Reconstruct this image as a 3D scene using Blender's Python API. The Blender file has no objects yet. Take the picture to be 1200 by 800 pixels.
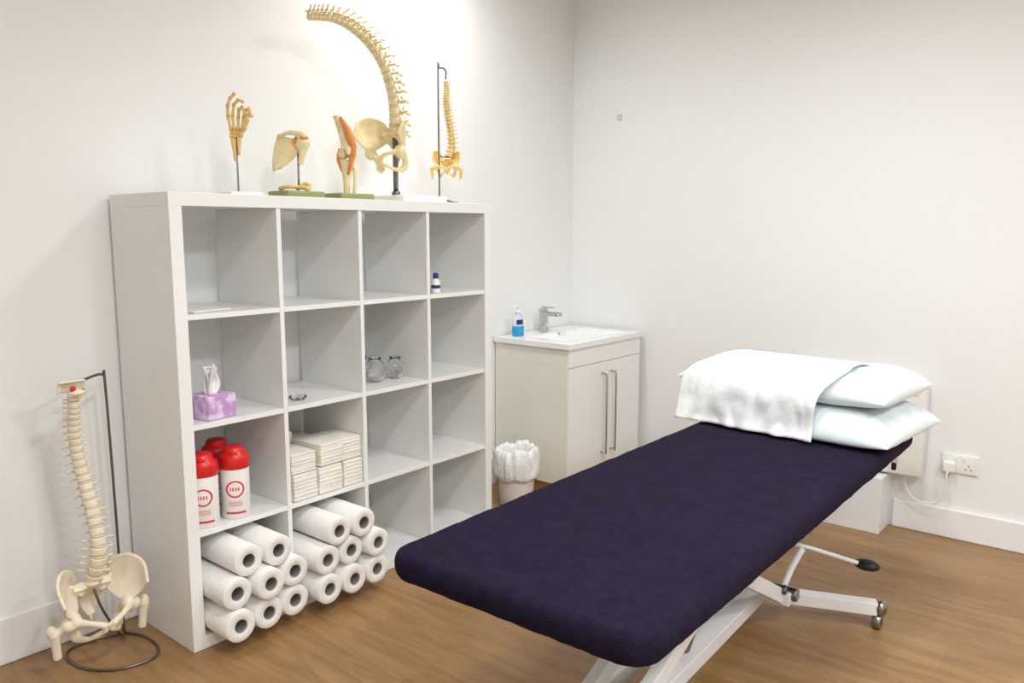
import bpy, bmesh, math, random
from mathutils import Vector, Matrix, noise
random.seed(7)
V = Vector
scene = bpy.context.scene
try:
    scene.view_settings.view_transform = 'Standard'
except Exception:
    pass

# ------------------------------------------------------------------ materials
def srgb(r, g, b):
    def f(c):
        c /= 255.0
        return c / 12.92 if c <= 0.04045 else ((c + 0.055) / 1.055) ** 2.4
    return (f(r), f(g), f(b), 1.0)

def mat(name, col, rough=0.5, metal=0.0, var=0.0, vscale=8.0, bump=0.0, bscale=60.0, **kw):
    m = bpy.data.materials.new(name)
    m.use_nodes = True
    nt = m.node_tree
    p = nt.nodes['Principled BSDF']
    p.inputs['Base Color'].default_value = col
    p.inputs['Roughness'].default_value = rough
    p.inputs['Metallic'].default_value = metal
    for k, v in kw.items():
        p.inputs[k].default_value = v
    tc = nt.nodes.new('ShaderNodeTexCoord')
    if var > 0:
        n = nt.nodes.new('ShaderNodeTexNoise')
        n.inputs['Scale'].default_value = vscale
        n.inputs['Detail'].default_value = 4
        nt.links.new(tc.outputs['Object'], n.inputs['Vector'])
        r = nt.nodes.new('ShaderNodeValToRGB')
        r.color_ramp.elements[0].position = 0.3
        r.color_ramp.elements[1].position = 0.7
        r.color_ramp.elements[0].color = tuple(c * (1 - var) for c in col[:3]) + (1,)
        r.color_ramp.elements[1].color = tuple(min(1, c * (1 + var)) for c in col[:3]) + (1,)
        nt.links.new(n.outputs['Fac'], r.inputs['Fac'])
        nt.links.new(r.outputs['Color'], p.inputs['Base Color'])
    if bump > 0:
        n2 = nt.nodes.new('ShaderNodeTexNoise')
        n2.inputs['Scale'].default_value = bscale
        n2.inputs['Detail'].default_value = 5
        nt.links.new(tc.outputs['Object'], n2.inputs['Vector'])
        bm = nt.nodes.new('ShaderNodeBump')
        bm.inputs['Strength'].default_value = bump
        bm.inputs['Distance'].default_value = 0.01
        nt.links.new(n2.outputs['Fac'], bm.inputs['Height'])
        nt.links.new(bm.outputs['Normal'], p.inputs['Normal'])
    return m

def floor_material():
    m = bpy.data.materials.new('oak_laminate')
    m.use_nodes = True
    nt = m.node_tree; L = nt.links
    p = nt.nodes['Principled BSDF']
    tc = nt.nodes.new('ShaderNodeTexCoord')
    mp = nt.nodes.new('ShaderNodeMapping')
    mp.inputs['Rotation'].default_value = (0, 0, math.radians(90))
    L.new(tc.outputs['Object'], mp.inputs['Vector'])
    br = nt.nodes.new('ShaderNodeTexBrick')
    br.offset = 0.37
    br.inputs['Color1'].default_value = (0.35, 0.35, 0.35, 1)
    br.inputs['Color2'].default_value = (0.65, 0.65, 0.65, 1)
    br.inputs['Mortar'].default_value = (0.12, 0.12, 0.12, 1)
    br.inputs['Scale'].default_value = 1.0
    br.inputs['Mortar Size'].default_value = 0.0012
    br.inputs['Mortar Smooth'].default_value = 0.3
    br.inputs['Brick Width'].default_value = 1.25
    br.inputs['Row Height'].default_value = 0.19
    L.new(mp.outputs['Vector'], br.inputs['Vector'])
    mp2 = nt.nodes.new('ShaderNodeMapping')
    mp2.inputs['Scale'].default_value = (14, 1.6, 1)
    L.new(tc.outputs['Object'], mp2.inputs['Vector'])
    n = nt.nodes.new('ShaderNodeTexNoise')
    n.inputs['Scale'].default_value = 1.6
    n.inputs['Detail'].default_value = 8
    n.inputs['Roughness'].default_value = 0.6
    n.inputs['Distortion'].default_value = 0.9
    L.new(mp2.outputs['Vector'], n.inputs['Vector'])
    ma = nt.nodes.new('ShaderNodeMath'); ma.operation = 'MULTIPLY'
    ma.inputs[1].default_value = 0.30
    L.new(br.outputs['Color'], ma.inputs[0])
    mb = nt.nodes.new('ShaderNodeMath'); mb.operation = 'MULTIPLY_ADD'
    mb.inputs[1].default_value = 0.8
    L.new(n.outputs['Fac'], mb.inputs[0]); L.new(ma.outputs[0], mb.inputs[2])
    r = nt.nodes.new('ShaderNodeValToRGB')
    r.color_ramp.elements[0].position = 0.25
    r.color_ramp.elements[0].color = srgb(114, 82, 48)
    r.color_ramp.elements[1].position = 0.8
    r.color_ramp.elements[1].color = srgb(174, 135, 88)
    L.new(mb.outputs[0], r.inputs['Fac'])
    L.new(r.outputs['Color'], p.inputs['Base Color'])
    p.inputs['Roughness'].default_value = 0.38
    b = nt.nodes.new('ShaderNodeBump'); b.inputs['Strength'].default_value = 0.08
    L.new(br.outputs['Color'], b.inputs['Height'])
    L.new(b.outputs['Normal'], p.inputs['Normal'])
    return m

M_wall = mat('wall_paint', srgb(239, 240, 239), 0.75, bump=0.04, bscale=180)
M_ceil = mat('ceiling_paint', srgb(244, 245, 244), 0.8, bump=0.02)
M_trim = mat('trim_gloss', srgb(240, 240, 240), 0.35, var=0.01)
M_floor = floor_material()
M_shelf = mat('white_foil', srgb(240, 240, 237), 0.28, var=0.01, vscale=3)
M_bone = mat('bone_plastic', srgb(236, 219, 172), 0.42, var=0.10, vscale=30, bump=0.1, bscale=120)
M_bone2 = mat('bone_plastic_pale', srgb(238, 227, 204), 0.45, var=0.08, vscale=30, bump=0.1, bscale=120)
M_bone3 = mat('bone_plastic_yellow', srgb(230, 196, 122), 0.4, var=0.10, vscale=30)
M_disc = mat('disc_cartilage', srgb(222, 206, 178), 0.4, var=0.05)
M_lig = mat('ligament_orange', srgb(220, 140, 70), 0.45, var=0.2, vscale=40)
M_red = mat('anatomy_red', srgb(196, 48, 36), 0.4, var=0.1)
M_green = mat('green_base_plastic', srgb(140, 150, 98), 0.4, var=0.04)
M_whitepl = mat('white_plastic', srgb(238, 238, 232), 0.35, var=0.01)
M_cream = mat('cream_plastic', srgb(234, 233, 226), 0.4, var=0.01)
M_steel = mat('brushed_steel', srgb(150, 148, 146), 0.3, 1.0, var=0.05)
M_chrome = mat('chrome', srgb(200, 200, 202), 0.12, 1.0, var=0.02)
M_darkm = mat('dark_steel', srgb(120, 114, 112), 0.35, 1.0, var=0.05)
M_black = mat('black_rubber', srgb(22, 22, 24), 0.5, var=0.1)
M_fleece = mat('navy_fleece', srgb(27, 19, 40), 0.95, var=0.30, vscale=30, bump=0.7, bscale=260)
M_fleece.node_tree.nodes['Principled BSDF'].inputs['Sheen Weight'].default_value = 0.05
M_fleece.node_tree.nodes['Principled BSDF'].inputs['Specular IOR Level'].default_value = 0.15
M_fleece.node_tree.nodes['Principled BSDF'].inputs['Sheen Tint'].default_value = srgb(120, 90, 150)
M_pillow = mat('pillow_cover', srgb(226, 236, 238), 0.6, var=0.02, bump=0.15, bscale=35)
M_sheet = mat('pillow_paper', srgb(236, 241, 240), 0.65, var=0.02, bump=0.2, bscale=40)
M_frame = mat('couch_frame_white', srgb(232, 232, 232), 0.3, var=0.02)
M_ceramic = mat('ceramic', srgb(242, 243, 242), 0.08, var=0.005)
M_cab = mat('cabinet_cream', srgb(232, 229, 218), 0.35, var=0.01)
M_cabdoor = mat('cabinet_gloss_white', srgb(242, 241, 238), 0.2, var=0.01)
M_wood = mat('plinth_wood', srgb(186, 130, 74), 0.5, var=0.2, vscale=12)
M_paper = mat('tissue_paper', srgb(240, 238, 234), 0.85, var=0.03, bump=0.3, bscale=150)
M_core = mat('cardboard_core', srgb(150, 146, 142), 0.85, var=0.1)
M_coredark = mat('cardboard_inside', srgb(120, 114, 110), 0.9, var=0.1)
M_towel = mat('paper_towel', srgb(238, 233, 224), 0.8, var=0.06, vscale=20, bump=0.3, bscale=90)
M_bag = mat('bin_liner', srgb(240, 240, 238), 0.35, var=0.03, bump=0.5, bscale=45)
M_blue = mat('blue_soap', srgb(20, 160, 214), 0.2, var=0.03)
M_navy = mat('navy_label', srgb(40, 48, 120), 0.35, var=0.05)
M_grey = mat('grey_mark', srgb(214, 212, 210), 0.8, var=0.1)
M_glass = mat('clear_glass', (1, 1, 1, 1), 0.02, **{'Transmission Weight': 1.0, 'IOR': 1.45})
M_softpl = mat('clear_plastic', (0.95, 0.97, 1, 1), 0.15, **{'Transmission Weight': 0.8, 'IOR': 1.2})
M_redlid = mat('red_lid', srgb(214, 32, 30), 0.35, var=0.03)

def tissue_mat():
    m = mat('tissue_box_print', srgb(200, 160, 205), 0.5)
    nt = m.node_tree
    v = nt.nodes.new('ShaderNodeTexNoise'); v.inputs['Scale'].default_value = 26
    v.inputs['Detail'].default_value = 3
    tc = nt.nodes.new('ShaderNodeTexCoord')
    nt.links.new(tc.outputs['Object'], v.inputs['Vector'])
    r = nt.nodes.new('ShaderNodeValToRGB')
    r.color_ramp.elements[0].position = 0.42; r.color_ramp.elements[0].color = srgb(232, 212, 236)
    r.color_ramp.elements[1].position = 0.58; r.color_ramp.elements[1].color = srgb(196, 150, 204)
    nt.links.new(v.outputs['Fac'], r.inputs['Fac'])
    nt.links.new(r.outputs['Color'], nt.nodes['Principled BSDF'].inputs['Base Color'])
    return m
M_tissuebox = tissue_mat()

# ------------------------------------------------------------------ mesh builder
def catmull(pts, n):
    pts = [V(p) for p in pts]
    P = [pts[0] * 2 - pts[1]] + pts + [pts[-1] * 2 - pts[-2]]
    dense = []
    for i in range(1, len(P) - 2):
        for k in range(24):
            t = k / 24
            a, b, c, d = P[i - 1], P[i], P[i + 1], P[i + 2]
            dense.append(0.5 * ((2 * b) + (c - a) * t + (2 * a - 5 * b + 4 * c - d) * t * t + (3 * b - a - 3 * c + d) * t ** 3))
    dense.append(pts[-1])
    L = [0]
    for i in range(1, len(dense)):
        L.append(L[-1] + (dense[i] - dense[i - 1]).length)
    out = []
    j = 0
    for k in range(n):
        s = L[-1] * k / (n - 1)
        while j < len(L) - 2 and L[j + 1] < s:
            j += 1
        f = (s - L[j]) / max(1e-9, L[j + 1] - L[j])
        out.append(dense[j].lerp(dense[j + 1], min(1, max(0, f))))
    return out

def lerp_list(vals, t):
    if not isinstance(vals, (list, tuple)):
        return vals
    x = t * (len(vals) - 1)
    i = min(int(x), len(vals) - 2)
    return vals[i] + (vals[i + 1] - vals[i]) * (x - i)

class B:
    def __init__(s):
        s.v = []; s.f = []; s.m = []; s.sm = []
    def add(s, vs, fs, m=0, smooth=False):
        o = len(s.v)
        s.v.extend([tuple(x) for x in vs])
        for f in fs:
            s.f.append([i + o for i in f]); s.m.append(m); s.sm.append(smooth)
    def box(s, lo, hi, m=0):
        x0, y0, z0 = lo; x1, y1, z1 = hi
        vs = [(x0, y0, z0), (x1, y0, z0), (x1, y1, z0), (x0, y1, z0), (x0, y0, z1), (x1, y0, z1), (x1, y1, z1), (x0, y1, z1)]
        s.add(vs, [(0, 3, 2, 1), (4, 5, 6, 7), (0, 1, 5, 4), (1, 2, 6, 5), (2, 3, 7, 6), (3, 0, 4, 7)], m)
    def beam(s, p0, p1, w, h, m=0):
        p0 = V(p0); p1 = V(p1); d = (p1 - p0).normalized()
        up = V((0, 0, 1)) if abs(d.z) < 0.95 else V((1, 0, 0))
        sd = d.cross(up).normalized(); up = sd.cross(d).normalized()
        vs = []
        for p in (p0, p1):
            for a, b in ((-1, -1), (1, -1), (1, 1), (-1, 1)):
                vs.append(p + sd * a * w / 2 + up * b * h / 2)
        s.add(vs, [(0, 1, 2, 3), (7, 6, 5, 4), (0, 4, 5, 1), (1, 5, 6, 2), (2, 6, 7, 3), (3, 7, 4, 0)], m)
    def rbox(s, c, size, r=0.005, seg=3, m=0, rotz=0.0):
        bm = bmesh.new()
        bmesh.ops.create_cube(bm, size=1)
        for v in bm.verts:
            v.co = V((v.co.x * size[0], v.co.y * size[1], v.co.z * size[2]))
        bmesh.ops.bevel(bm, geom=list(bm.edges), offset=r, segments=seg, affect='EDGES', profile=0.5)
        R = Matrix.Rotation(rotz, 3, 'Z'); c = V(c)
        bm.verts.index_update()
        s.add([R @ v.co + c for v in bm.verts], [[v.index for v in f.verts] for f in bm.faces], m, True)
        bm.free()
    def tube(s, pts, radii, m=0, seg=10, n=None, caps=True, smooth=True, closed=False):
        if n: pts = catmull(pts, n)
        pts = [V(p) for p in pts]
        N = len(pts)
        T = []
        for i in range(N):
            if closed:
                T.append((pts[(i + 1) % N] - pts[i - 1]).normalized())
            else:
                T.append((pts[min(i + 1, N - 1)] - pts[max(i - 1, 0)]).normalized())
        a = V((0, 0, 1)) if abs(T[0].z) < 0.9 else V((1, 0, 0))
        nrm = (a - T[0] * a.dot(T[0])).normalized()
        vs = []
        for i in range(N):
            nrm = (nrm - T[i] * nrm.dot(T[i])).normalized()
            bn = T[i].cross(nrm)
            r = lerp_list(radii, i / (N - 1))
            for k in range(seg):
                t = 2 * math.pi * k / seg
                vs.append(pts[i] + (nrm * math.cos(t) + bn * math.sin(t)) * r)
        fs = []
        for i in range(N if closed else N - 1):
            j = (i + 1) % N
            for k in range(seg):
                k2 = (k + 1) % seg
                fs.append((i * seg + k, i * seg + k2, j * seg + k2, j * seg + k))
        if caps and not closed:
            fs.append(tuple(reversed(range(seg))))
            fs.append(tuple((N - 1) * seg + k for k in range(seg)))
        s.add(vs, fs, m, smooth)
    def ell(s, c, r, m=0, R=None, seg=14, rings=9):
        c = V(c); vs = []; fs = []
        if not isinstance(r, (tuple, list)): r = (r, r, r)
        R = R or Matrix.Identity(3)
        for i in range(rings + 1):
            ph = math.pi * i / rings
            for k in range(seg):
                t = 2 * math.pi * k / seg
                vs.append(R @ V((r[0] * math.sin(ph) * math.cos(t), r[1] * math.sin(ph) * math.sin(t), r[2] * math.cos(ph))) + c)
        for i in range(rings):
            for k in range(seg):
                k2 = (k + 1) % seg
                fs.append((i * seg + k, (i + 1) * seg + k, (i + 1) * seg + k2, i * seg + k2))
        s.add(vs, fs, m, True)
    def lathe(s, prof, c=(0, 0, 0), m=0, seg=32, R=None, sx=1.0, sy=1.0, smooth=True, fn=None):
        c = V(c); R = R or Matrix.Identity(3); vs = []; fs = []
        for (r, z) in prof:
            for k in range(seg):
                t = 2 * math.pi * k / seg
                p = V((r * sx * math.cos(t), r * sy * math.sin(t), z))
                if fn: p = fn(p, t)
                vs.append(R @ p + c)
        n = len(prof)
        for i in range(n - 1):
            for k in range(seg):
                k2 = (k + 1) % seg
                fs.append((i * seg + k, i * seg + k2, (i + 1) * seg + k2, (i + 1) * seg + k))
        if prof[0][0] > 1e-6: fs.append(tuple(reversed(range(seg))))
        if prof[-1][0] > 1e-6: fs.append(tuple((n - 1) * seg + k for k in range(seg)))
        s.add(vs, fs, m, smooth)
    def shell(s, fn, nu, nv, th, m=0):
        e = 1e-3; A = []; Bv = []
        for i in range(nu + 1):
            for j in range(nv + 1):
                u = i / nu; v = j / nv
                p = fn(u, v)
                du = fn(min(1, u + e), v) - fn(max(0, u - e), v)
                dv = fn(u, min(1, v + e)) - fn(u, max(0, v - e))
                n = du.cross(dv)
                n = n.normalized() if n.length > 1e-12 else V((0, 0, 1))
                t = th(u, v) if callable(th) else th
                A.append(p + n * t / 2); Bv.append(p - n * t / 2)
        W = nv + 1; o = len(A); fs = []
        for i in range(nu):
            for j in range(nv):
                a = i * W + j
                fs.append((a, a + W, a + W + 1, a + 1))
                fs.append((o + a, o + a + 1, o + a + W + 1, o + a + W))
        for i in range(nu):
            a = i * W; fs.append((a, o + a, o + a + W, a + W))
            a = i * W + nv; fs.append((a, a + W, o + a + W, o + a))
        for j in range(nv):
            fs.append((j, j + 1, o + j + 1, o + j))
            a = nu * W + j; fs.append((a, o + a, o + a + 1, a + 1))
        s.add(A + Bv, fs, m, True)
    def obj(s, name, mats, parent=None, loc=None, rotz=0.0, bevel=0.0, xform=None):
        me = bpy.data.meshes.new(name)
        vs = s.v
        if xform: vs = [tuple(xform @ V(v)) for v in vs]
        me.from_pydata(vs, [], s.f)
        for m in mats: me.materials.append(m)
        for i, p in enumerate(me.polygons):
            p.material_index = s.m[i]; p.use_smooth = s.sm[i]
        me.update()
        bm = bmesh.new(); bm.from_mesh(me)
        bmesh.ops.recalc_face_normals(bm, faces=bm.faces)
        bm.to_mesh(me); bm.free()
        o = bpy.data.objects.new(name, me)
        scene.collection.objects.link(o)
        if loc: o.location = loc
        o.rotation_euler = (0, 0, rotz)
        if parent: o.parent = parent
        if bevel > 0:
            md = o.modifiers.new('bevel', 'BEVEL')
            md.width = bevel; md.segments = 2; md.limit_method = 'ANGLE'; md.angle_limit = math.radians(50)
        return o

def empty(name, loc=(0, 0, 0)):
    e = bpy.data.objects.new(name, None)
    e.empty_display_size = 0.1
    e.location = loc
    scene.collection.objects.link(e)
    return e

def remesh(o, vox, smooth=2):
    md = o.modifiers.new('remesh', 'REMESH')
    md.mode = 'VOXEL'; md.voxel_size = vox; md.use_smooth_shade = True
    if smooth:
        s = o.modifiers.new('smooth', 'SMOOTH'); s.iterations = smooth; s.factor = 0.5

# ------------------------------------------------------------------ room shell
WX, WY, CZ = 3.92, 2.775, 2.78
X0, Y0 = -1.6, -2.2
def slab(name, lo, hi, m):
    b = B(); b.box(lo, hi); return b.obj(name, [m])
slab('floor', (X0 - .1, Y0 - .1, -0.1), (WX + .1, WY + .1, 0), M_floor)
slab('ceiling', (X0 - .1, Y0 - .1, CZ), (WX + .1, WY + .1, CZ + .1), M_ceil)
slab('wall_left', (X0 - .1, WY, 0), (WX + .1, WY + .1, CZ), M_wall)
slab('wall_far', (WX, Y0, 0), (WX + .1, WY, CZ), M_wall)
slab('wall_right', (X0 - .1, Y0 - .1, 0), (WX + .1, Y0, CZ), M_wall)
slab('wall_back', (X0 - .1, Y0, 0), (X0, WY, CZ), M_wall)
def baseboard(name, lo, hi):
    b = B(); b.box(lo, hi); return b.obj(name, [M_trim], bevel=0.006)
baseboard('baseboard_left', (X0, WY - .016, 0), (3.19, WY - .0005, 0.155))
baseboard('baseboard_far', (WX - .018, Y0, 0), (WX - .0005, 0.915, 0.135))

# ceiling lights: spot by the left wall, wider unseen ones added as soft fill
def downlight_or_fill(x, y, power, size=0.16, spread=165, col=(0.97, 0.985, 1.0)):
    e = empty('ceiling_downlight_or_fill', (x, y, CZ))
    b = B()
    b.lathe([(0.045, -0.004), (0.062, -0.006), (0.064, -0.0005)], m=0)
    b.lathe([(0.0, -0.0045), (0.045, -0.0045)], m=1)
    em = bpy.data.materials.get('lamp_glow')
    if not em:
        em = bpy.data.materials.new('lamp_glow'); em.use_nodes = True
        p = em.node_tree.nodes['Principled BSDF']
        p.inputs['Emission Color'].default_value = (1, .96, .9, 1); p.inputs['Emission Strength'].default_value = 4
    b.obj('fitting', [M_whitepl, em], parent=e)
    ld = bpy.data.lights.new('lamp', 'AREA')
    ld.shape = 'DISK'; ld.size = size; ld.energy = power; ld.color = col; ld.spread = math.radians(spread)
    lo = bpy.data.objects.new('lamp', ld); lo.location = (0, 0, -0.02)
    scene.collection.objects.link(lo); lo.parent = e
downlight_or_fill(2.55, 2.40, 11, 0.12, col=(1, .98, .96))
downlight_or_fill(2.5, 0.9, 17, 0.35)  # this and the lights below are added out of frame for soft fill
downlight_or_fill(1.0, 0.5, 27, 0.35)
downlight_or_fill(1.8, -1.1, 38, 0.35)
downlight_or_fill(0.0, -1.1, 46, 0.35)

# ------------------------------------------------------------------ cube shelving unit
SX0, SX1, SY0, SY1, SH = 1.222, 2.708, 2.363, 2.755, 1.49
FT, DT = 0.042, 0.017
CW = (SX1 - SX0 - 2 * FT - 3 * DT) / 4
CH = (SH - 2 * FT - 3 * DT) / 4
def cellx(i): return SX0 + FT + i * (CW + DT)
def cellz(r): return FT + (3 - r) * (CH + DT)      # r=0 top row
b = B()
b.box((SX0, SY0, 0), (SX0 + FT, SY1, SH - FT)); b.box((SX1 - FT, SY0, 0), (SX1, SY1, SH - FT))
b.box((SX0, SY0, SH - FT), (SX1, SY1, SH)); b.box((SX0 + FT, SY0, 0), (SX1 - FT, SY1, FT))
for i in (1, 2, 3):
    x = cellx(i) - DT
    b.box((x, SY0 + .003, FT), (x + DT, SY1 - .002, SH - FT))
    for c in range(4):
        z = cellz(i - 1) - DT
        b.box((cellx(c), SY0 + .004, z), (cellx(c) + CW, SY1 - .002, z + DT))
b.obj('cube_shelving_unit', [M_shelf], bevel=0.0012)

# ------------------------------------------------------------------ vanity unit
e = empty('washbasin_cabinet', (3.20, 2.28, 0))
W, D, H = 0.695, 0.49, 0.815
b = B()
b.box((0.03, 0.035, 0), (W - .005, D - .002, 0.075), 1)
b.box((0.006, 0.018, 0.075), (W - .005, D - .002, .70), 0)
b.box((0.006, 0.018, .70), (.03, D - .002, H - .029), 0)
b.box((W - .03, 0.018, .70), (W - .005, D - .002, H - .029), 0)
b.obj('carcass', [M_cab, M_wood], parent=e, bevel=0.001)
b = B()
b.box((0.006, 0.0, H - .125), (W - .006, 0.0175, H - .030), 0)
b.box((0.006, 0.0, 0.08), (W / 2 - .0015, 0.0175, H - .128), 0)
b.box((W / 2 + .0015, 0.0, 0.08), (W - .006, 0.0175, H - .128), 0)
b.obj('doors', [M_cabdoor], parent=e, bevel=0.0015)
b = B()
for hx in (W / 2 - .045, W / 2 + .045):
    b.tube([(hx, -.001, .20), (hx, -.025, .205), (hx, -.032, .23), (hx, -.032, .60), (hx, -.025, .625), (hx, -.001, .63)], 0.006, seg=10, n=40)
b.obj('handles', [M_chrome], parent=e)
# ceramic top with bowl
b = B()
bx0, bx1, by0, by1 = 0.09, W - .09, 0.04, 0.33
NX, NY = 60, 44
def topz(x, y):
    dx = min(x - bx0, bx1 - x); dy = min(y - by0, by1 - y)
    d = min(dx, dy)
    if d <= 0: return H
    k = min(1, d / 0.07); k = k * k * (3 - 2 * k)
    return H - .085 * k
vs = []; fs = []
for i in range(NX + 1):
    for j in range(NY + 1):
        x = -0.006 + (W + .004) * i / NX; y = -0.012 + (D + .010) * j / NY
        z = topz(x, y)
        if i in (0, NX) or j in (0, NY): z -= 0.003
        vs.append((x, y, z))
for i in range(NX):
    for j in range(NY):
        a = i * (NY + 1) + j
        fs.append((a, a + NY + 1, a + NY + 2, a + 1))
b.add(vs, fs, 0, True)
xa, xb, ya, yb = -0.006, W - .002, -0.012, D - .002
b.box((xa, ya, H - .03), (xb, ya + .012, H - .0025)); b.box((xa, yb - .01, H - .03), (xb, yb, H - .0025))
b.box((xa, ya + .012, H - .03), (xa + .012, yb - .01, H - .0025)); b.box((xb - .012, ya + .012, H - .03), (xb, yb - .01, H - .0025))
b.lathe([(0.0, H - .082), (.02, H - .082), (.022, H - .085)], (W / 2, .19, 0), 1, 20)
b.lathe([(0.0, 0.004), (.010, .004), (.012, 0)], (W / 2, by1 - .012, H - .012), 1, 20, R=Matrix.Rotation(math.radians(60), 3, 'X'))
b.obj('basin_top', [M_ceramic, M_chrome], parent=e)

# tap
b = B()
b.rbox((0, 0, .008), (.05, .05, .014), .004)
b.rbox((0, 0, .06), (.036, .04, .10), .004)
b.rbox((0, -.055, .098), (.044, .12, .018), .004)
b.rbox((0, -.06, .110), (.028, .11, .006), .002)
b.rbox((0.0, .002, .120), (.034, .044, .018), .004)
b.rbox((0.0, -.03, .136), (.018, .08, .008), .003)
b.obj('basin_tap', [M_chrome], loc=(3.53, 2.69, H + .0005))

# soap bottle
b = B()
b.lathe([(0.028, 0), (.033, .004), (.033, .05), (.032, .052)], m=0, sy=.7)
b.lathe([(.032, .0525), (.033, .055), (.033, .085), (.026, .105), (.013, .113), (.013, .12)], m=1, sy=.7)
b.lathe([(.015, .1205), (.015, .133), (.006, .135), (.006, .150), (.011, .151), (.011, .158), (0, .16)], m=2, seg=20)
b.rbox((-.018, -.004, .155), (.04, .009, .007), .002, m=2)
b.rbox((0, -.0245, .075), (.036, .0015, .026), .0005, m=3)
b.obj('soap_bottle', [M_blue, M_softpl, M_whitepl, M_navy], loc=(3.29, 2.68, H + .0005), rotz=-.5)

# waste bin with liner
b = B()
b.lathe([(0.0, .0), (.078, 0), (.083, .006), (.098, .235), (.0975, .237), (.08, .01), (0, .008)], m=0, seg=40)
def crumple(p, t):
    n = noise.noise(V((math.cos(t) * 2.2, math.sin(t) * 2.2, p.z * 9)))
    n2 = noise.noise(V((math.cos(t) * 6, math.sin(t) * 6, p.z * 22 + 4)))
    n3 = abs(noise.noise(V((math.cos(t) * 9, math.sin(t) * 9, p.z * 7 + 9))))
    k = 1 + .08 * n + .07 * n2 - .10 * n3
    return V((p.x * k, p.y * k, p.z + .016 * n + .014 * n2 * (1 if p.z > .24 else .3)))
b.lathe([(.101, .15), (.112, .145), (.118, .155), (.121, .18), (.122, .21), (.121, .24), (.117, .265), (.110, .284), (.101, .292), (.092, .290), (.085, .275), (.083, .24), (.08, .18), (.06, .12), (0, .11)], m=1, seg=120, fn=crumple)
b.obj('waste_bin', [M_cream, M_bag], loc=(3.02, 2.47, 0.0))

# ------------------------------------------------------------------ heater, socket, cable, wall mark, boxing
e = empty('panel_heater', (WX, 1.09, 0))
b = B()
b.rbox((-.055, 0, .485), (.075, .60, .43), .012)
b.rbox((-.0945, 0, .66), (.004, .54, .03), .0015, m=1)
for i in range(14):
    b.box((-.085, -.26 + i * .04, .7001), (-.03, -.235 + i * .04, .703), 1)
b.box((-.018, -.2, .35), (-.0005, -.15, .62), 1); b.box((-.018, .15, .35), (-.0005, .2, .62), 1)
b.obj('heater_body', [M_cream, M_whitepl], parent=e)
b = B()
cp = [(3.865, .690, .318), (3.86, .694, .29), (3.865, .69, .22), (3.868, .73, .165), (3.865, .80, .155), (3.865, .85, .20), (3.866, .87, .275)]
b.tube([(p[0] - WX, p[1] - 1.09, p[2]) for p in cp], .0035, seg=8, n=50)
b.obj('cable', [M_whitepl], parent=e)
b = B()
b.box((3.745, 0.93, 0), (WX - .0005, 1.62, 0.262))
b.obj('pipe_boxing', [M_trim], bevel=0.003)

b = B()
b.rbox((-.005, 0, 0), (.010, .146, .086), .0035)
for sy in (-.036, .036):
    for (yy, zz, w, h) in ((0, -.004, .004, .008), (-.011, -.02, .007, .004), (.011, -.02, .007, .004)):
        b.box((-.0106, sy + yy - w / 2, zz - h / 2), (-.0098, sy + yy + w / 2, zz + h / 2), 1)
    b.rbox((-.0115, sy * .45, .026), (.005, .012, .018), .001)
b.rbox((-.028, .036, -.012), (.036, .048, .048), .006)
b.obj('wall_socket', [M_whitepl, M_darkm], loc=(WX, .655, .345))
b = B()
b.lathe([(0.0, .003), (.012, .0028), (.017, 0)], m=0, seg=24, R=Matrix.Rotation(math.radians(-90), 3, 'Y'))
b.obj('wall_plug_cap', [M_grey], loc=(WX, 2.46, 2.0))

# ------------------------------------------------------------------ treatment couch
e = empty('treatment_couch', (2.165, 1.012, 0)); e.rotation_euler = (0, 0, math.radians(0.8))
xn, xf, hw, R = -1.008, 1.02, 0.345, 0.072
bm = bmesh.new(); outline = []
for (cx, cy, a0) in ((xf - R, hw - R, 0), (xn + R, hw - R, 90), (xn + R, -hw + R, 180), (xf - R, -hw + R, 270)):
    for k in range(11):
        a = math.radians(a0 + 9 * k)
        outline.append(bm.verts.new((cx + R * math.cos(a), cy + R * math.sin(a), .580)))
f = bm.faces.new(outline)
r = bmesh.ops.extrude_face_region(bm, geom=[f])
for v in r['geom']:
    if isinstance(v, bmesh.types.BMVert): v.co.z = .648
bmesh.ops.recalc_face_normals(bm, faces=bm.faces)
me = bpy.data.meshes.new('padded_top'); bm.to_mesh(me); bm.free()
me.materials.append(M_fleece)
pad = bpy.data.objects.new('padded_top', me); scene.collection.objects.link(pad); pad.parent = e
md = pad.modifiers.new('bevel', 'BEVEL'); md.width = .026; md.segments = 4; md.limit_method = 'ANGLE'; md.angle_limit = math.radians(60)
remesh(pad, .009, 3)
tx = bpy.data.textures.new('fleece_clouds', 'CLOUDS'); tx.noise_scale = .09
md = pad.modifiers.new('disp', 'DISPLACE'); md.texture = tx; md.strength = .005; md.mid_level = .5
tx2 = bpy.data.textures.new('fleece_fine', 'CLOUDS'); tx2.noise_scale = .02
md = pad.modifiers.new('disp2', 'DISPLACE'); md.texture = tx2; md.strength = .0022; md.mid_level = .5
# frame (local coords relative to couch centre)
b = B()
zf = .560
for sy in (-.22, .22): b.beam((-.86, sy, zf), (.93, sy, zf), .03, .04)
for sx in (-.86, -.3, .3, .93): b.beam((sx, -.22, zf), (sx, .22, zf), .03, .04)
b.beam((.30, -.22, .535), (.30, .22, .535), .03, .03)
# head section bracket at far right corner
b.beam((.90, -.22, .555), (.90, -.320, .550), .035, .03)
b.tube([(.90, -.30, .56), (.90, -.30, .505)], .009, m=3)
# longitudinal base rails
b.beam((.50, .04, .085), (-.80, .0, .085), .075, .05)
b.beam((.50, .150, .085), (-.80, .140, .085), .05, .05)
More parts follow.
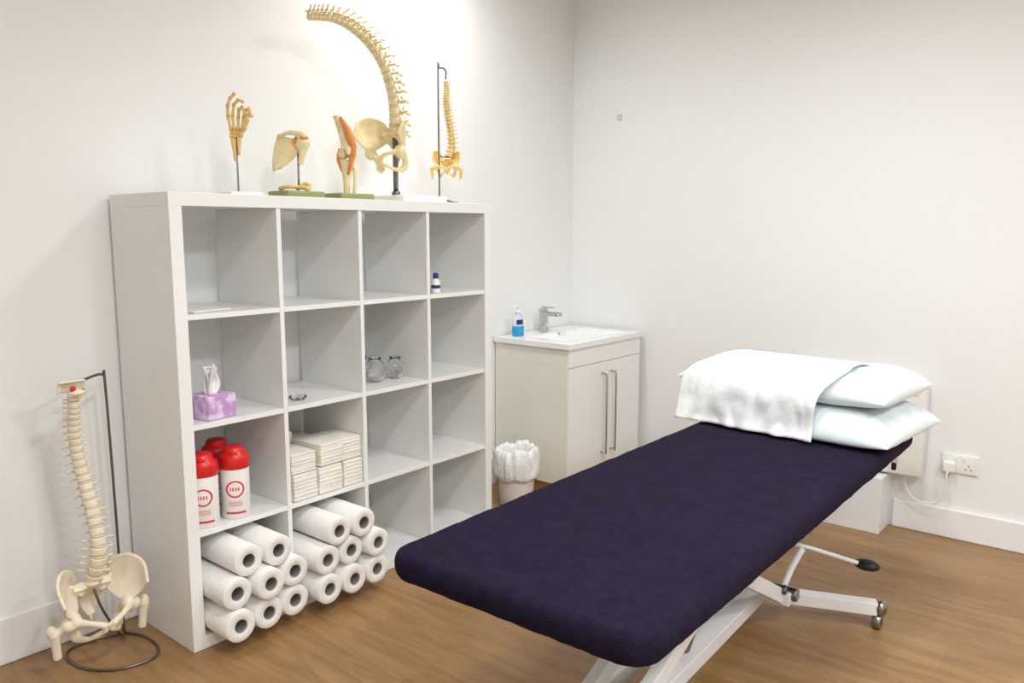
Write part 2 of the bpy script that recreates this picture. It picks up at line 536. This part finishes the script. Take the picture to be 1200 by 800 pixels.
# splayed feet
for sg in (-1, 1):
    for (xc, xo) in ((.50, .655), (-.72, -.82)):
        b.beam((xc, 0, .088), (xo, sg * .33, .075), .045, .045)
        b.tube([(xo, sg * .335, .075), (xo, sg * .335, .035)], .012, m=1)
        b.tube([(xo, sg * .335 - .014, .028), (xo, sg * .335 + .014, .028)], .0275, m=1, seg=20)
        b.tube([(xo, sg * .335 - .0145, .028), (xo, sg * .335 + .0145, .028)], .012, m=3, seg=20)
        b.ell((xo, sg * .345, .078), (.026, .02, .028), 1)
# lift arms
for sy in (-.06, .08):
    b.beam((.46, sy, .11), (-.28, sy, .52), .035, .05)
    b.beam((-.70, sy, .11), (.28, sy, .50), .035, .05)
b.beam((-.28, -.22, .53), (-.28, .22, .53), .035, .04)
b.beam((.46, -.10, .11), (.46, .19, .11), .045, .045)
b.beam((-.70, -.10, .11), (-.70, .19, .11), .04, .04)
b.tube([(-.1, .03, .12), (.2, .03, .46)], .022, m=1)
# foot pedal and linkage
b.tube([(.50, -.05, .10), (.56, -.06, .17), (.60, -.085, .245)], .011, m=0, n=8)
b.tube([(.60, -.03, .25), (.62, -.10, .245), (.70, -.25, .20)], .008, m=0, n=12)
b.ell((.715, -.275, .195), (.03, .045, .02), 3)
b.tube([(.48, -.06, .12), (.48, -.115, .12)], .024, m=1, seg=16)
b.tube([(.44, -.04, .145), (.44, -.09, .145)], .016, m=2, seg=16)
b.tube([(.53, -.05, .085), (.53, -.10, .085)], .013, m=3, seg=16)
b.obj('base_frame', [M_frame, M_steel, M_darkm, M_black], parent=e, bevel=0.003)

# ------------------------------------------------------------------ pillows
def pillow(name, loc, rz, lx, ly, h, seed, droop):
    vs = []; fs = []; NXp, NYp = 72, 48
    def sh(a, b_, sgn):
        f = (max(0, 1 - abs(a) ** 6) ** .5) * (max(0, 1 - abs(b_) ** 4.5) ** .5)
        pin = 1 - .02 * (1 - abs(a) ** 2) * abs(b_) ** 2
        pin2 = 1 - .012 * (1 - abs(b_) ** 2) * abs(a) ** 2
        cr = 1 + .012 * (abs(a) * abs(b_)) ** 8
        x = a * lx / 2 * pin2 * cr; y = b_ * ly / 2 * pin * cr
        nz = noise.noise(V((x * 8 + seed, y * 8, sgn))) * .012 + noise.noise(V((x * 20, y * 20 + seed, sgn))) * .004
        ew = abs(a) ** 5
        nz += .007 * ew * math.sin(b_ * 15 + seed + 3 * noise.noise(V((a * 3, b_ * 3, seed))))
        z = sgn * h * f + nz * (f if sgn > 0 else f * .3)
        z -= droop * max(abs(a), abs(b_)) ** 6
        return V((x, y, z))
    W2 = NYp + 1; o = (NXp + 1) * W2
    for sgn in (1, -1):
        for i in range(NXp + 1):
            for j in range(NYp + 1):
                a = math.sin(math.pi / 2 * (-1 + 2 * i / NXp)); c = math.sin(math.pi / 2 * (-1 + 2 * j / NYp))
                vs.append(sh(a, c, sgn))
    for i in range(NXp):
        for j in range(NYp):
            k = i * W2 + j
            fs.append((k, k + W2, k + W2 + 1, k + 1)); fs.append((o + k, o + k + 1, o + k + W2 + 1, o + k + W2))
    b = B(); b.add(vs, fs, 0, True)
    ob = b.obj(name, [M_pillow], loc=loc, rotz=rz)
    m2 = ob.data
    bm = bmesh.new(); bm.from_mesh(m2)
    bmesh.ops.remove_doubles(bm, verts=bm.verts, dist=.0004); bmesh.ops.recalc_face_normals(bm, faces=bm.faces)
    bm.to_mesh(m2); bm.free()
    return ob
PRZ = math.radians(85)
pillow('pillow', (2.98, 1.025, .711), PRZ, .78, .53, .060, 3.1, .034)
up = pillow('pillow', (3.01, 1.055, .824), PRZ, .78, .49, .058, 8.7, .016)
prof = [(-.12, .244), (0, .251), (.12, .247), (.19, .232), (.245, .195), (.270, .145), (.274, .09), (.280, .05), (.292, .018)]
prof = [V((0, p[0], p[1])) for p in prof]
pc = catmull(prof, 60)
def sheetf(u, v):
    i = min(58, int(v * 59)); p = pc[i].lerp(pc[i + 1], min(1, v * 59 - i))
    k = min(1, max(0, (v - .45) / .3)); k = k * k * (3 - 2 * k)
    xl = .315 + .065 * k
    xr = -.20 + .035 * k + .010 * math.sin(v * 9)
    x = xr + u * (xl - xr)
    fold = noise.noise(V((x * 7, v * 6, 2.0))) * .010 + abs(noise.noise(V((x * 16, v * 5, 5.0)))) * .013
    fold += .005 * math.sin(x * 60 + 4 * v) * max(0, v - .6)
    fade = min(1, v * 2.2)
    return V((x, p.y + fold * (.2 + v), p.z + fold * (1 - v) * .3 * fade))
b = B(); b.shell(sheetf, 80, 60, .0015)
Rm = Matrix.Rotation(-PRZ, 3, 'Z')
so = b.obj('paper_cover', [M_sheet], parent=up)
so.location = Rm @ (V((2.985, 1.03, .642)) - V((3.01, 1.055, .824)))

# ------------------------------------------------------------------ anatomy helpers
def vertebra(b, c, T, P, r, h, sp, tp, down, mb=0, md=1, disc=True):
    T = T.normalized(); P = (P - T * P.dot(T)).normalized(); L = T.cross(P).normalized()
    Rm = Matrix((L, P, T)).transposed()
    hh = h * .36
    b.lathe([(0, -hh), (r * .96, -hh), (r * 1.04, -hh * .8), (r * .86, 0), (r * 1.04, hh * .8), (r * .96, hh), (0, hh)], c, mb, 16, R=Rm, sx=1.15, sy=.85)
    if disc:
        b.lathe([(0, hh), (r * .9, hh), (r * .95, h * .5), (r * .9, h - hh), (0, h - hh)], c, md, 14, R=Rm, sx=1.12, sy=.83)
    def W(l, p, t): return V(c) + L * l + P * p + T * t
    for s in (-1, 1):
        b.tube([W(s * r * .7, r * .5, h * .1), W(s * r * .8, r * 1.2, 0), W(s * r * .3, r * 1.75, -h * .05), W(0, r * 1.9, -h * .1)], [r * .28, r * .30, r * .26], mb, 7, n=6)
        b.tube([W(s * r * .7, r * 1.15, 0), W(s * (r + tp * .6), r * 1.25, 0), W(s * (r + tp), r * 1.4, h * .05)], [r * .28, r * .18, r * .22], mb, 7, n=5)
        b.ell(W(s * r * .75, r * 1.35, h * .38), (r * .24, r * .24, h * .28), mb, R=Rm, seg=8, rings=5)
    b.tube([W(0, r * 1.7, 0), W(0, r * 1.9 + sp * .5, -down * .5), W(0, r * 1.9 + sp, -down)], [r * .34, r * .2, r * .27], mb, 7, n=6)

def column(b, pts, post, sc=1.0, n=24, rlo=.021, rhi=.011, mb=0, md=1, taper=.42):
    raw = catmull(pts, 400)
    L = sum((raw[i + 1] - raw[i]).length for i in range(399))
    ws = [1.0 + (taper - 1.0) * (i / (n - 1)) ** .9 for i in range(n)]
    tot = sum(ws); pos = 0
    for i in range(n):
        h = L * ws[i] / tot; mid = (pos + h * .4) / L; pos += h
        k = min(397, max(1, int(mid * 399)))
        T = raw[k + 1] - raw[k - 1]
        f = i / (n - 1)
        r = (rlo + (rhi - rlo) * f ** .8) * sc
        if i < 5: sp, tp, dn = .022 * sc, .022 * sc, .006 * sc
        elif i < 17: sp, tp, dn = .022 * sc, .018 * sc, .020 * sc
        else: sp, tp, dn = .014 * sc, .010 * sc, .006 * sc
        P = post(k / 399) if callable(post) else V(post)
        vertebra(b, raw[k], T, P, r, h, sp, tp, dn, mb, md, disc=i < n - 1)
    return raw

def pelvis(name, parent, Mx, mats, femurs=True, vox=.0032):
    """local: X lateral, Y anterior, Z up (life size metres)"""
    b = B()
    for s in (-1, 1):
        crest = catmull([(.038 * s, -.075, .045), (.06 * s, -.062, .095), (.105 * s, -.02, .125), (.135 * s, .03, .105), (.130 * s, .075, .05)], 40)
        low = catmull([(.040 * s, -.06, .005), (.050 * s, -.045, .0), (.062 * s, -.01, -.015), (.078 * s, .02, -.02), (.095 * s, .045, -.01)], 40)
        def fn(u, v, crest=crest, low=low, s=s):
            x = u * 39; i = min(38, int(x)); f = x - i
            a = low[i].lerp(low[i + 1], f); c = crest[i].lerp(crest[i + 1], f)
            p = a.lerp(c, v); bow = math.sin(math.pi * v) * .012
            return p + V((s * bow * .5, -bow * .8, -bow * .8))
        b.shell(fn, 24, 14, lambda u, v: .006 + .007 * v ** 6 + .008 * (1 - v) ** 3)
        b.tube(crest, .0055, seg=8)
        b.ell((.088 * s, .025, -.032), (.026, .03, .032))
        b.tube([(.085 * s, .04, -.03), (.05 * s, .072, -.032), (.012 * s, .082, -.05)], [.016, .009, .012], n=10)
        b.tube([(.012 * s, .080, -.045), (.012 * s, .078, -.075)], [.011, .010], n=4)
        b.tube([(.085 * s, .01, -.045), (.078 * s, -.015, -.08), (.066 * s, -.008, -.118)], [.019, .014, .018], n=10)
        b.tube([(.066 * s, -.005, -.118), (.045 * s, .04, -.105), (.012 * s, .076, -.072)], [.014, .008, .009], n=10)
        b.tube([(.045 * s, -.055, .01), (.03 * s, -.06, .02)], [.02, .02], n=4)
        if femurs:
            b.ell((.104 * s, .03, -.036), .023)
            b.tube([(.105 * s, .03, -.036), (.128 * s, .022, -.05), (.142 * s, .018, -.062)], [.016, .013, .018], n=8)
            b.ell((.148 * s, .012, -.052), (.016, .02, .022))
            b.tube([(.143 * s, .018, -.055), (.140 * s, .02, -.09), (.136 * s, .024, -.145)], [.019, .014, .0135], n=10)
    def sac(u, v):
        w = .052 * (1 - v) ** .8 + .010
        y = -.045 - .045 * math.sin(math.pi * min(1, v * 1.0) * .62) + .03 * v * v
        return V(((u - .5) * 2 * w, y + .01 * abs(u - .5), .045 - v * .125))
    b.shell(sac, 14, 14, lambda u, v: .022 * (1 - v) + .007)
    b.tube([(0, -.062, -.075), (0, -.05, -.10)], [.008, .004], n=5)
    b.lathe([(0, 0), (.024, 0), (.024, .012), (0, .012)], (0, -.036, .043), 0, 16, sy=.75)
    for i in range(4): b.ell((0, -.088 - .006 * i, .03 - i * .025), (.006, .008, .009))
    o = b.obj(name, mats, parent=parent, xform=Mx)
    remesh(o, vox, 2)
    return o

# ------------------------------------------------------------------ floor standing spine model
e = empty('floor_spine_model')
b = B()
pts = [(1.008, 2.568, .268), (1.014, 2.535, .335), (1.018, 2.530, .42), (1.010, 2.560, .55), (.996, 2.580, .67), (.986, 2.570, .77), (.984, 2.550, .845), (.983, 2.55, .875)]
column(b, pts, V((0.25, 1, 0)), 1.08, 24, .021, .014, taper=.5)
b.obj('vertebrae', [M_bone2, M_disc], parent=e)
b = B()
def occ(u, v):
    a = (u - .5) * 2.2; c = v * 1.35
    return V((.978 + .042 * math.sin(a), 2.552 + .035 * math.cos(a) * math.cos(c) - .02, .885 + .036 * math.sin(c)))
b.shell(occ, 14, 10, .006, 0)
b.ell((.985, 2.53, .886), (.026, .022, .012), 0)
b.ell((.972, 2.520, .900), (.009, .005, .010), 1); b.ell((1.0, 2.524, .890), (.008, .005, .007), 1)
b.obj('occiput', [M_bone2, M_red], parent=e)
Mx = Matrix.Translation((1.005, 2.535, .212)) @ Matrix.Rotation(math.radians(180), 4, 'Z') @ Matrix.Rotation(math.radians(-8), 4, 'X') @ Matrix.Scale(.96, 4)
pelvis('pelvis', e, Mx, [M_bone2])
b = B()
b.tube([(1.135, 2.67, .005), (1.135, 2.67, .45), (1.130, 2.67, .88), (1.122, 2.665, .905), (1.09, 2.64, .912), (1.0, 2.57, .905), (.992, 2.563, .89)], .0045, 0, 8, n=90)
ring = [(1.135, 2.672, .005), (1.165, 2.60, .005), (1.165, 2.50, .005), (1.13, 2.435, .005), (1.06, 2.43, .005), (.99, 2.47, .005), (.945, 2.55, .005), (.94, 2.64, .005), (.97, 2.695, .005), (1.04, 2.70, .005)]
rr = catmull(ring + [ring[0]], 80)[:-1]
b.tube(rr, .0045, 0, 8, closed=True)
b.tube([(1.135, 2.67, .01), (1.10, 2.62, .03), (1.03, 2.57, .16), (1.01, 2.585, .25)], .004, 0, 8, n=20)
b.obj('stand', [M_darkm], parent=e)

# ------------------------------------------------------------------ shelf top models
ST = SH + .0005
hx = V((.64, -.77, 0)); hy = V((.77, .64, 0))
def HP(x, y, z): return hx * x + hy * y + V((0, 0, z))
# 1 hand skeleton
e = empty('hand_skeleton_model', (1.565, 2.53, ST))
b = B()
b.rbox((0, 0, .007), (.125, .11, .014), .004, m=1)
b.tube([(0, 0, .012), (0, 0, .20)], .0035, 2, 8)
b.tube([HP(-.006, 0, .12), HP(-.008, 0, .17), HP(-.010, 0, .195)], [.005, .007, .011], 0, 8, n=8)
b.tube([HP(.008, 0, .14), HP(.009, 0, .17), HP(.010, 0, .195)], [.004, .006, .009], 0, 8, n=8)
for i in range(4):
    b.ell(HP(-.016 + .011 * i, 0, .205), (.0085, .0085, .0085), 0, seg=8, rings=6)
    b.ell(HP(-.015 + .011 * i, .002, .217), (.008, .008, .008), 0, seg=8, rings=6)
for i in range(4):
    x0 = -.016 + .012 * i; sp = (i - 1.5) * .010
    ch = [(x0, 0, .224), (x0 + sp * .7, -.004, .266), (x0 + sp * .9 + .008, -.020, .296 - abs(i - 1) * .004),
          (x0 + sp + .024, -.032, .304 - abs(i - 1) * .006), (x0 + sp + .030, -.030, .284 - abs(i - 1) * .008)]
    if i == 0:
        ch = [(x0, 0, .224), (x0 - .008, -.002, .270), (x0 - .006, -.006, .306), (x0 + .004, -.008, .330), (x0 + .020, -.012, .344)]
    if i == 1:
        ch = [(x0, 0, .224), (x0 - .004, -.004, .270), (x0 + .006, -.014, .308), (x0 + .024, -.022, .322), (x0 + .040, -.026, .316)]
    for k in range(4):
        p, q = HP(*ch[k]), HP(*ch[k + 1])
        b.tube([p, p.lerp(q, .5), q], [.0068, .0046, .0062], 0, 8, n=5)
        b.ell(q, .0068, 0, seg=8, rings=6)
ch = [(.018, -.006, .208), (.036, -.018, .226), (.048, -.024, .250), (.052, -.028, .274)]
for k in range(3):
    p, q = HP(*ch[k]), HP(*ch[k + 1])
    b.tube([p, p.lerp(q, .5), q], [.0078, .005, .007], 0, 8, n=5); b.ell(q, .0072, 0, seg=8, rings=6)
b.obj('hand_bones', [M_bone3, M_whitepl, M_steel], parent=e)

# 2 shoulder joint
e = empty('shoulder_joint_model', (1.805, 2.53, ST))
b = B()
b.rbox((0, 0, .013), (.165, .125, .026), .005, m=1)
b.tube([V((.01, 0, .02)), V((.012, 0, .17))], .004, 2, 8)
def scap(u, v):
    top = HP(-.060 + .075 * u, .01, .232 - .022 * u); bot = HP(-.082 + .018 * u, .004, .098 + .012 * u)
    p = top.lerp(bot, v)
    side = HP(.030 * math.sin(math.pi * v) * (u - .3), -.012 * math.sin(math.pi * u), 0)
    return p + side
b.shell(scap, 14, 16, .006, 0)
b.tube([scap(0, k / 10) for k in range(11)], .005, 0, 8); b.tube([scap(1, k / 10) for k in range(11)], .006, 0, 8)
b.tube([HP(-.060, -.006, .226), HP(-.01, -.024, .236), HP(.04, -.024, .230)], [.005, .009, .012], 0, 8, n=10)
b.tube([HP(-.01, .01, .205), HP(.012, -.008, .225), HP(.022, -.024, .215)], [.007, .006, .007], 0, 8, n=8)
b.ell(HP(.028, 0, .200), (.028, .028, .026), 0)
b.tube([HP(.030, 0, .190), HP(.024, 0, .155), HP(.018, 0, .125)], [.021, .012, .010], 0, 10, n=10)
b.ell(HP(.038, -.014, .218), (.018, .010, .010), 3); b.ell(HP(.006, -.014, .208), (.012, .008, .012), 3)
b.tube([HP(-.055, -.02, .036), HP(-.02, -.035, .042), HP(.02, -.02, .040), HP(.055, -.03, .034)], [.009, .006, .007, .010], 4, 10, n=16)
b.tube([HP(.0, .0, .03), HP(.03, .01, .055), HP(.05, .0, .045)], [.006, .008, .006], 4, 8, n=10)
b.obj('shoulder_bones', [M_bone, M_green, M_steel, M_lig, M_bone3], parent=e)

# 3 knee joint
e = empty('knee_joint_model', (2.045, 2.53, ST))
b = B()
b.rbox((0, 0, .013), (.165, .125, .026), .005, m=1)
b.tube([HP(-.038, 0, .325), HP(-.020, 0, .27), HP(.0, 0, .215), HP(.004, 0, .195)], [.014, .014, .019, .029], 0, 12, n=16)
b.ell(HP(-.016, 0, .180), (.020, .025, .023), 0); b.ell(HP(.020, 0, .180), (.020, .025, .023), 0)
b.lathe([(0, 0), (.029, 0), (.031, .004), (.029, .009), (0, .009)], HP(0, 0, .148), 2, 20, sy=.8)
b.tube([HP(0, 0, .150), HP(-.002, 0, .12), HP(-.004, 0, .07), HP(-.004, 0, .022)], [.030, .018, .013, .013], 0, 12, n=14)
b.tube([HP(.028, .006, .130), HP(.028, .006, .08), HP(.024, .004, .022)], [.009, .007, .007], 0, 8, n=10)
b.tube([HP(-.018, -.018, .318), HP(.012, -.022, .26), HP(.030, -.026, .20), HP(.020, -.028, .14), HP(.006, -.016, .10)], [.006, .015, .014, .010, .005], 3, 10, n=20)
b.ell(HP(.014, -.036, .19), (.014, .009, .018), 0)
b.tube([HP(-.026, -.006, .20), HP(-.034, -.006, .16), HP(-.020, -.004, .11)], [.005, .007, .004], 3, 8, n=10)
b.obj('knee_bones', [M_bone, M_green, M_disc, M_lig], parent=e)

# 4 curved flexible spine with pelvis
e = empty('curved_spine_model')
b = B()
pts = [(2.312, 2.55, 1.765), (2.316, 2.55, 1.835), (2.310, 2.55, 1.905), (2.290, 2.55, 1.975), (2.254, 2.55, 2.045), (2.200, 2.55, 2.102), (2.130, 2.55, 2.144), (2.065, 2.55, 2.166), (2.00, 2.55, 2.172), (1.94, 2.55, 2.164), (1.895, 2.55, 2.156)]
raw = catmull(pts, 100)
def post(f):
    i = min(98, max(1, int(f * 99))); t = (raw[i + 1] - raw[i - 1]).normalized()
    return V((t.z, -.25, -t.x))
column(b, pts, post, 1.2, 24, .0225, .0115)
b.obj('vertebrae', [M_bone, M_disc], parent=e)
Mx = Matrix.Translation((2.275, 2.55, 1.725)) @ Matrix.Rotation(math.radians(98), 4, 'Z') @ Matrix.Rotation(math.radians(-12), 4, 'X') @ Matrix.Scale(.90, 4)
pelvis('pelvis', e, Mx, [M_bone], femurs=False)
b = B()
b.rbox((2.365, 2.52, ST + .014), (.25, .20, .026), .006, m=0)
b.tube([(2.316, 2.55, ST + .02), (2.316, 2.55, 1.79)], .011, 1, 14)
b.tube([(2.316, 2.55, ST + .027), (2.316, 2.55, ST + .045)], .018, 1, 14)
b.obj('stand', [M_whitepl, M_darkm], parent=e)

# 5 miniature spine on hanging stand
e = empty('miniature_spine_model')
b = B()
pts = [(2.640, 2.55, 1.70), (2.650, 2.545, 1.75), (2.645, 2.545, 1.81), (2.632, 2.55, 1.88), (2.622, 2.55, 1.95), (2.625, 2.55, 2.00), (2.622, 2.55, 2.03)]
column(b, pts, V((.9, .4, 0)), .68, 24, .019, .013)
b.obj('vertebrae', [M_bone3, M_disc], parent=e)
Mx = Matrix.Translation((2.618, 2.545, 1.668)) @ Matrix.Rotation(math.radians(130), 4, 'Z') @ Matrix.Scale(.46, 4)
pelvis('pelvis', e, Mx, [M_bone3], femurs=True, vox=.002)
b = B()
b.tube([(2.585, 2.56, ST + .01), (2.585, 2.56, 2.06), (2.592, 2.56, 2.078), (2.612, 2.555, 2.082), (2.624, 2.55, 2.07), (2.622, 2.55, 2.035)], .0038, 0, 8, n=60)
b.tube([(2.595, 2.56, 1.70), (2.64, 2.55, 1.70)], .003, 0, 8)
for a in (-50, 70, 190):
    a = math.radians(a)
    b.tube([(2.585, 2.56, ST + .022), (2.585 + .05 * math.cos(a), 2.56 + .05 * math.sin(a), ST + .012), (2.585 + .085 * math.cos(a), 2.56 + .085 * math.sin(a), ST + .005)], .0042, 0, 8, n=8)
b.ell((2.585, 2.56, ST + .024), .011, 0)
b.obj('stand', [M_darkm], parent=e)

# ------------------------------------------------------------------ shelf contents
# tissue box
b = B()
b.rbox((0, 0, .040), (.112, .100, .078), .003, m=0)
def tis(u, v):
    a = (u - .5) * 2
    w = .016 + .022 * v
    return V((a * w + .008 * math.sin(v * 4), .008 * math.sin(a * 4 + v * 3) * (.4 + v) + .006 * v, .076 + .095 * v - .020 * a * v + .006 * math.sin(a * 5) * v))
b.shell(tis, 24, 14, .0012, 1)
b.shell(lambda u, v: (lambda q: V((q.y * 1.4 - .010, q.x * .7, q.z - .012)))(tis(u, v)), 20, 12, .0012, 1)
b.obj('tissue_box', [M_tissuebox, M_paper], loc=(1.375, 2.44, cellz(1) + .0005), rotz=.15)

# wipe canisters
def label_mat():
    m = mat('canister_label', srgb(240, 238, 236), 0.4)
    nt = m.node_tree; L = nt.links
    tc = nt.nodes.new('ShaderNodeTexCoord'); sx = nt.nodes.new('ShaderNodeSeparateXYZ')
    L.new(tc.outputs['Object'], sx.inputs[0])
    def M2(op, a, bb=None, cc=None):
        n = nt.nodes.new('ShaderNodeMath'); n.operation = op
        for i, q in enumerate((a, bb, cc)):
            if q is None: continue
            if isinstance(q, (int, float)): n.inputs[i].default_value = q
            else: L.new(q, n.inputs[i])
        return n.outputs[0]
    X, Y, Z = sx.outputs
    dz = M2('SUBTRACT', Z, .105)
    rr_ = M2('SQRT', M2('ADD', M2('MULTIPLY', X, X), M2('MULTIPLY', dz, dz)))
    ring = M2('LESS_THAN', M2('ABSOLUTE', M2('SUBTRACT', rr_, .027)), .003)
    inner = M2('MULTIPLY', M2('LESS_THAN', M2('ABSOLUTE', X), .017), M2('MULTIPLY', M2('LESS_THAN', M2('ABSOLUTE', dz), .006), M2('GREATER_THAN', M2('SINE', M2('MULTIPLY', X, 700)), -.1)))
    front = M2('LESS_THAN', Y, -.01)
    strip = M2('MULTIPLY', M2('LESS_THAN', M2('ABSOLUTE', M2('SUBTRACT', Z, .022)), .004), M2('LESS_THAN', M2('ABSOLUTE', X), .032))
    txt = M2('MULTIPLY', M2('MULTIPLY', M2('LESS_THAN', M2('ABSOLUTE', M2('SUBTRACT', Z, .054)), .010), M2('GREATER_THAN', M2('SINE', M2('MULTIPLY', Z, 1100)), .4)), M2('LESS_THAN', M2('ABSOLUTE', X), .022))
    tot = M2('MULTIPLY', M2('MINIMUM', M2('ADD', M2('ADD', ring, inner), M2('ADD', strip, txt)), 1), front)
    mx = nt.nodes.new('ShaderNodeMix'); mx.data_type = 'RGBA'
    mx.inputs[6].default_value = srgb(240, 238, 236); mx.inputs[7].default_value = srgb(216, 70, 64)
    L.new(tot, mx.inputs[0]); L.new(mx.outputs[2], nt.nodes['Principled BSDF'].inputs['Base Color'])
    return m
M_label = label_mat()
for (x, y) in ((1.318, 2.425), (1.435, 2.425), (1.325, 2.55), (1.445, 2.555)):
    b = B()
    b.lathe([(.045, 0), (.0480, .004), (.0480, .172), (.046, .177)], m=0, seg=40)
    b.lathe([(.0495, .173), (.0510, .178), (.0505, .208), (.048, .218), (.037, .225), (.033, .240), (.028, .246), (0, .247)], m=1, seg=40)
    b.rbox((0, -.028, .228), (.022, .026, .010), .003, m=1)
    b.obj('wipes_canister', [M_label, M_redlid], loc=(x, y, cellz(2) + .0005), rotz=math.radians(-32))

# folded paper towel packs : one object
b = B()
cz = cellz(2) + .001; x0 = cellx(1)
def pack(cx, cy, z, w, d, h, rz=0):
    n = 7
    b.rbox((cx, cy, z + h / 2), (w * .985, d * .985, h * .99), .006, rotz=rz)
    for k in range(n):
        zz = z + h * (k + .5) / n
        o = V((random.uniform(-.001, .001), random.uniform(-.0015, .0015), 0))
        b.rbox(V((cx, cy, zz)) + o, (w, d, h / n * .98), .0035, seg=2, rotz=rz)
pack(x0 + .065, 2.45, cz, .105, .16, .098, .03); pack(x0 + .182, 2.45, cz, .105, .16, .102, -.03); pack(x0 + .29, 2.46, cz, .09, .17, .10)
pack(x0 + .065, 2.452, cz + .100, .105, .155, .075, -.02); pack(x0 + .185, 2.45, cz + .105, .108, .16, .085, .04); pack(x0 + .29, 2.46, cz + .103, .09, .16, .085)
pack(x0 + .08, 2.62, cz, .12, .14, .21); pack(x0 + .22, 2.64, cz, .12, .14, .16)
b.obj('paper_towel_stack', [M_towel])

# couch rolls : one object
b = B()
def roll2(cx, cz_, y0, y1, r):
    ri = .0205; seg = 36; vs = []
    prof = [(ri, y0 + .004), (ri + .0025, y0), (r - .003, y0), (r, y0 + .003), (r, y1 - .003), (r - .003, y1), (ri + .0025, y1), (ri, y1 - .004)]
    n = len(prof)
    for (rad, y) in prof:
        for k in range(seg):
            t = 2 * math.pi * k / seg
            vs.append((cx + rad * math.cos(t), y, cz_ + rad * math.sin(t)))
    F = [[], [], []]
    for i in range(n):
        j = (i + 1) % n
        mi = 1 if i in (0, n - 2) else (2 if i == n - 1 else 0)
        for k in range(seg):
            k2 = (k + 1) % seg
            F[mi].append((i * seg + k, i * seg + k2, j * seg + k2, j * seg + k))
    base = len(b.v); b.add(vs, F[0], 0, True)
    for mi in (1, 2):
        for f in F[mi]:
            b.f.append([q + base for q in f]); b.m.append(mi); b.sm.append(True)
rz0 = FT + .001; rr0 = .0535
for c in (0, 1):
    cx0 = cellx(c)
    for i in range(3):
        roll2(cx0 + .0555 + i * .1125, rz0 + rr0, 2.235 + random.uniform(-.012, .012) + i * .006, 2.735, rr0)
        roll2(cx0 + .0555 + i * .1125, rz0 + rr0 * 3.01, 2.245 + random.uniform(-.02, .015), 2.735, rr0 - .001)
    for i in range(2):
        roll2(cx0 + .108 + i * .1125, rz0 + rr0 * 4.76, 2.25 + random.uniform(-.02, .012), 2.735, rr0 - .001)
b.obj('couch_roll_stack', [M_paper, M_core, M_coredark])

# glass cupping cups
def glass_cup(x, y, z, r):
    b = B()
    pr = []
    for k in range(15):
        a = math.radians(-90 + k * 10.6)
        pr.append((r * math.cos(a) if k else 0, r + r * math.sin(a)))
    rl, zl = pr[-1]
    pr += [(rl * .93, zl + .006), (rl * 1.1, zl + .012), (rl * .9, zl + .0125)]
    for k in range(14, -1, -1):
        a = math.radians(-90 + k * 10.6)
        pr.append(((r - .004) * math.cos(a) if k else 0, r + (r - .004) * math.sin(a)))
    b.lathe(pr, m=0, seg=32)
    return b.obj('glass_cupping_cup', [M_glass], loc=(x, y, z))
cz = cellz(1) + .001
glass_cup(2.135, 2.50, cz, .048); glass_cup(2.245, 2.50, cz, .043); glass_cup(2.17, 2.63, cz, .042)
b = B()
b.lathe([(0, 0), (.022, 0), (.026, .006), (.024, .05), (.009, .075), (.007, .15), (.009, .154), (.006, .155), (.005, .08), (.02, .048), (.022, .008), (0, .004)], m=0, seg=28)
b.obj('glass_bottle', [M_glass], loc=(2.08, 2.58, cz))
b = B()
b.lathe([(0, 0), (.022, 0), (.034, .012), (.033, .013), (.021, .003), (0, .003)], m=0, seg=28)
b.obj('glass_dish', [M_glass], loc=(1.72, 2.45, cz))
# dropper bottle
b = B()
b.lathe([(.017, 0), (.019, .003), (.019, .05), (.010, .058), (.010, .062)], m=0, seg=24)
b.lathe([(.0195, .020), (.0195, .034)], m=1, seg=24)
b.lathe([(.012, .0625), (.012, .08), (.007, .085), (0, .086)], m=2, seg=20)
b.obj('dropper_bottle', [M_whitepl, M_navy, M_navy], loc=(2.415, 2.42, cellz(0) + .0005))
b = B()
b.rbox((0, 0, .015), (.05, .03, .03), .006, m=0); b.rbox((.0, -.0155, .015), (.03, .001, .018), .0003, m=1)
b.obj('small_ointment_box', [M_whitepl, M_grey], loc=(2.46, 2.47, cellz(0) + .0005), rotz=.4)
b = B()
b.rbox((0, 0, .003), (.15, .11, .005), .001)
b.obj('leaflet_stack', [M_towel], loc=(1.37, 2.47, cellz(0) + .0005), rotz=.2)

# ------------------------------------------------------------------ camera / world
cam = bpy.data.cameras.new('camera'); cam.lens = 28; cam.sensor_width = 36
co = bpy.data.objects.new('camera', cam)
co.location = (0, 0, 1.37)
co.rotation_euler = (math.radians(82.13), 0, math.radians(-50.4))
scene.collection.objects.link(co); scene.camera = co
w = bpy.data.worlds.new('world'); scene.world = w; w.use_nodes = True
w.node_tree.nodes['Background'].inputs['Color'].default_value = (.8, .85, 1, 1)
w.node_tree.nodes['Background'].inputs['Strength'].default_value = .3
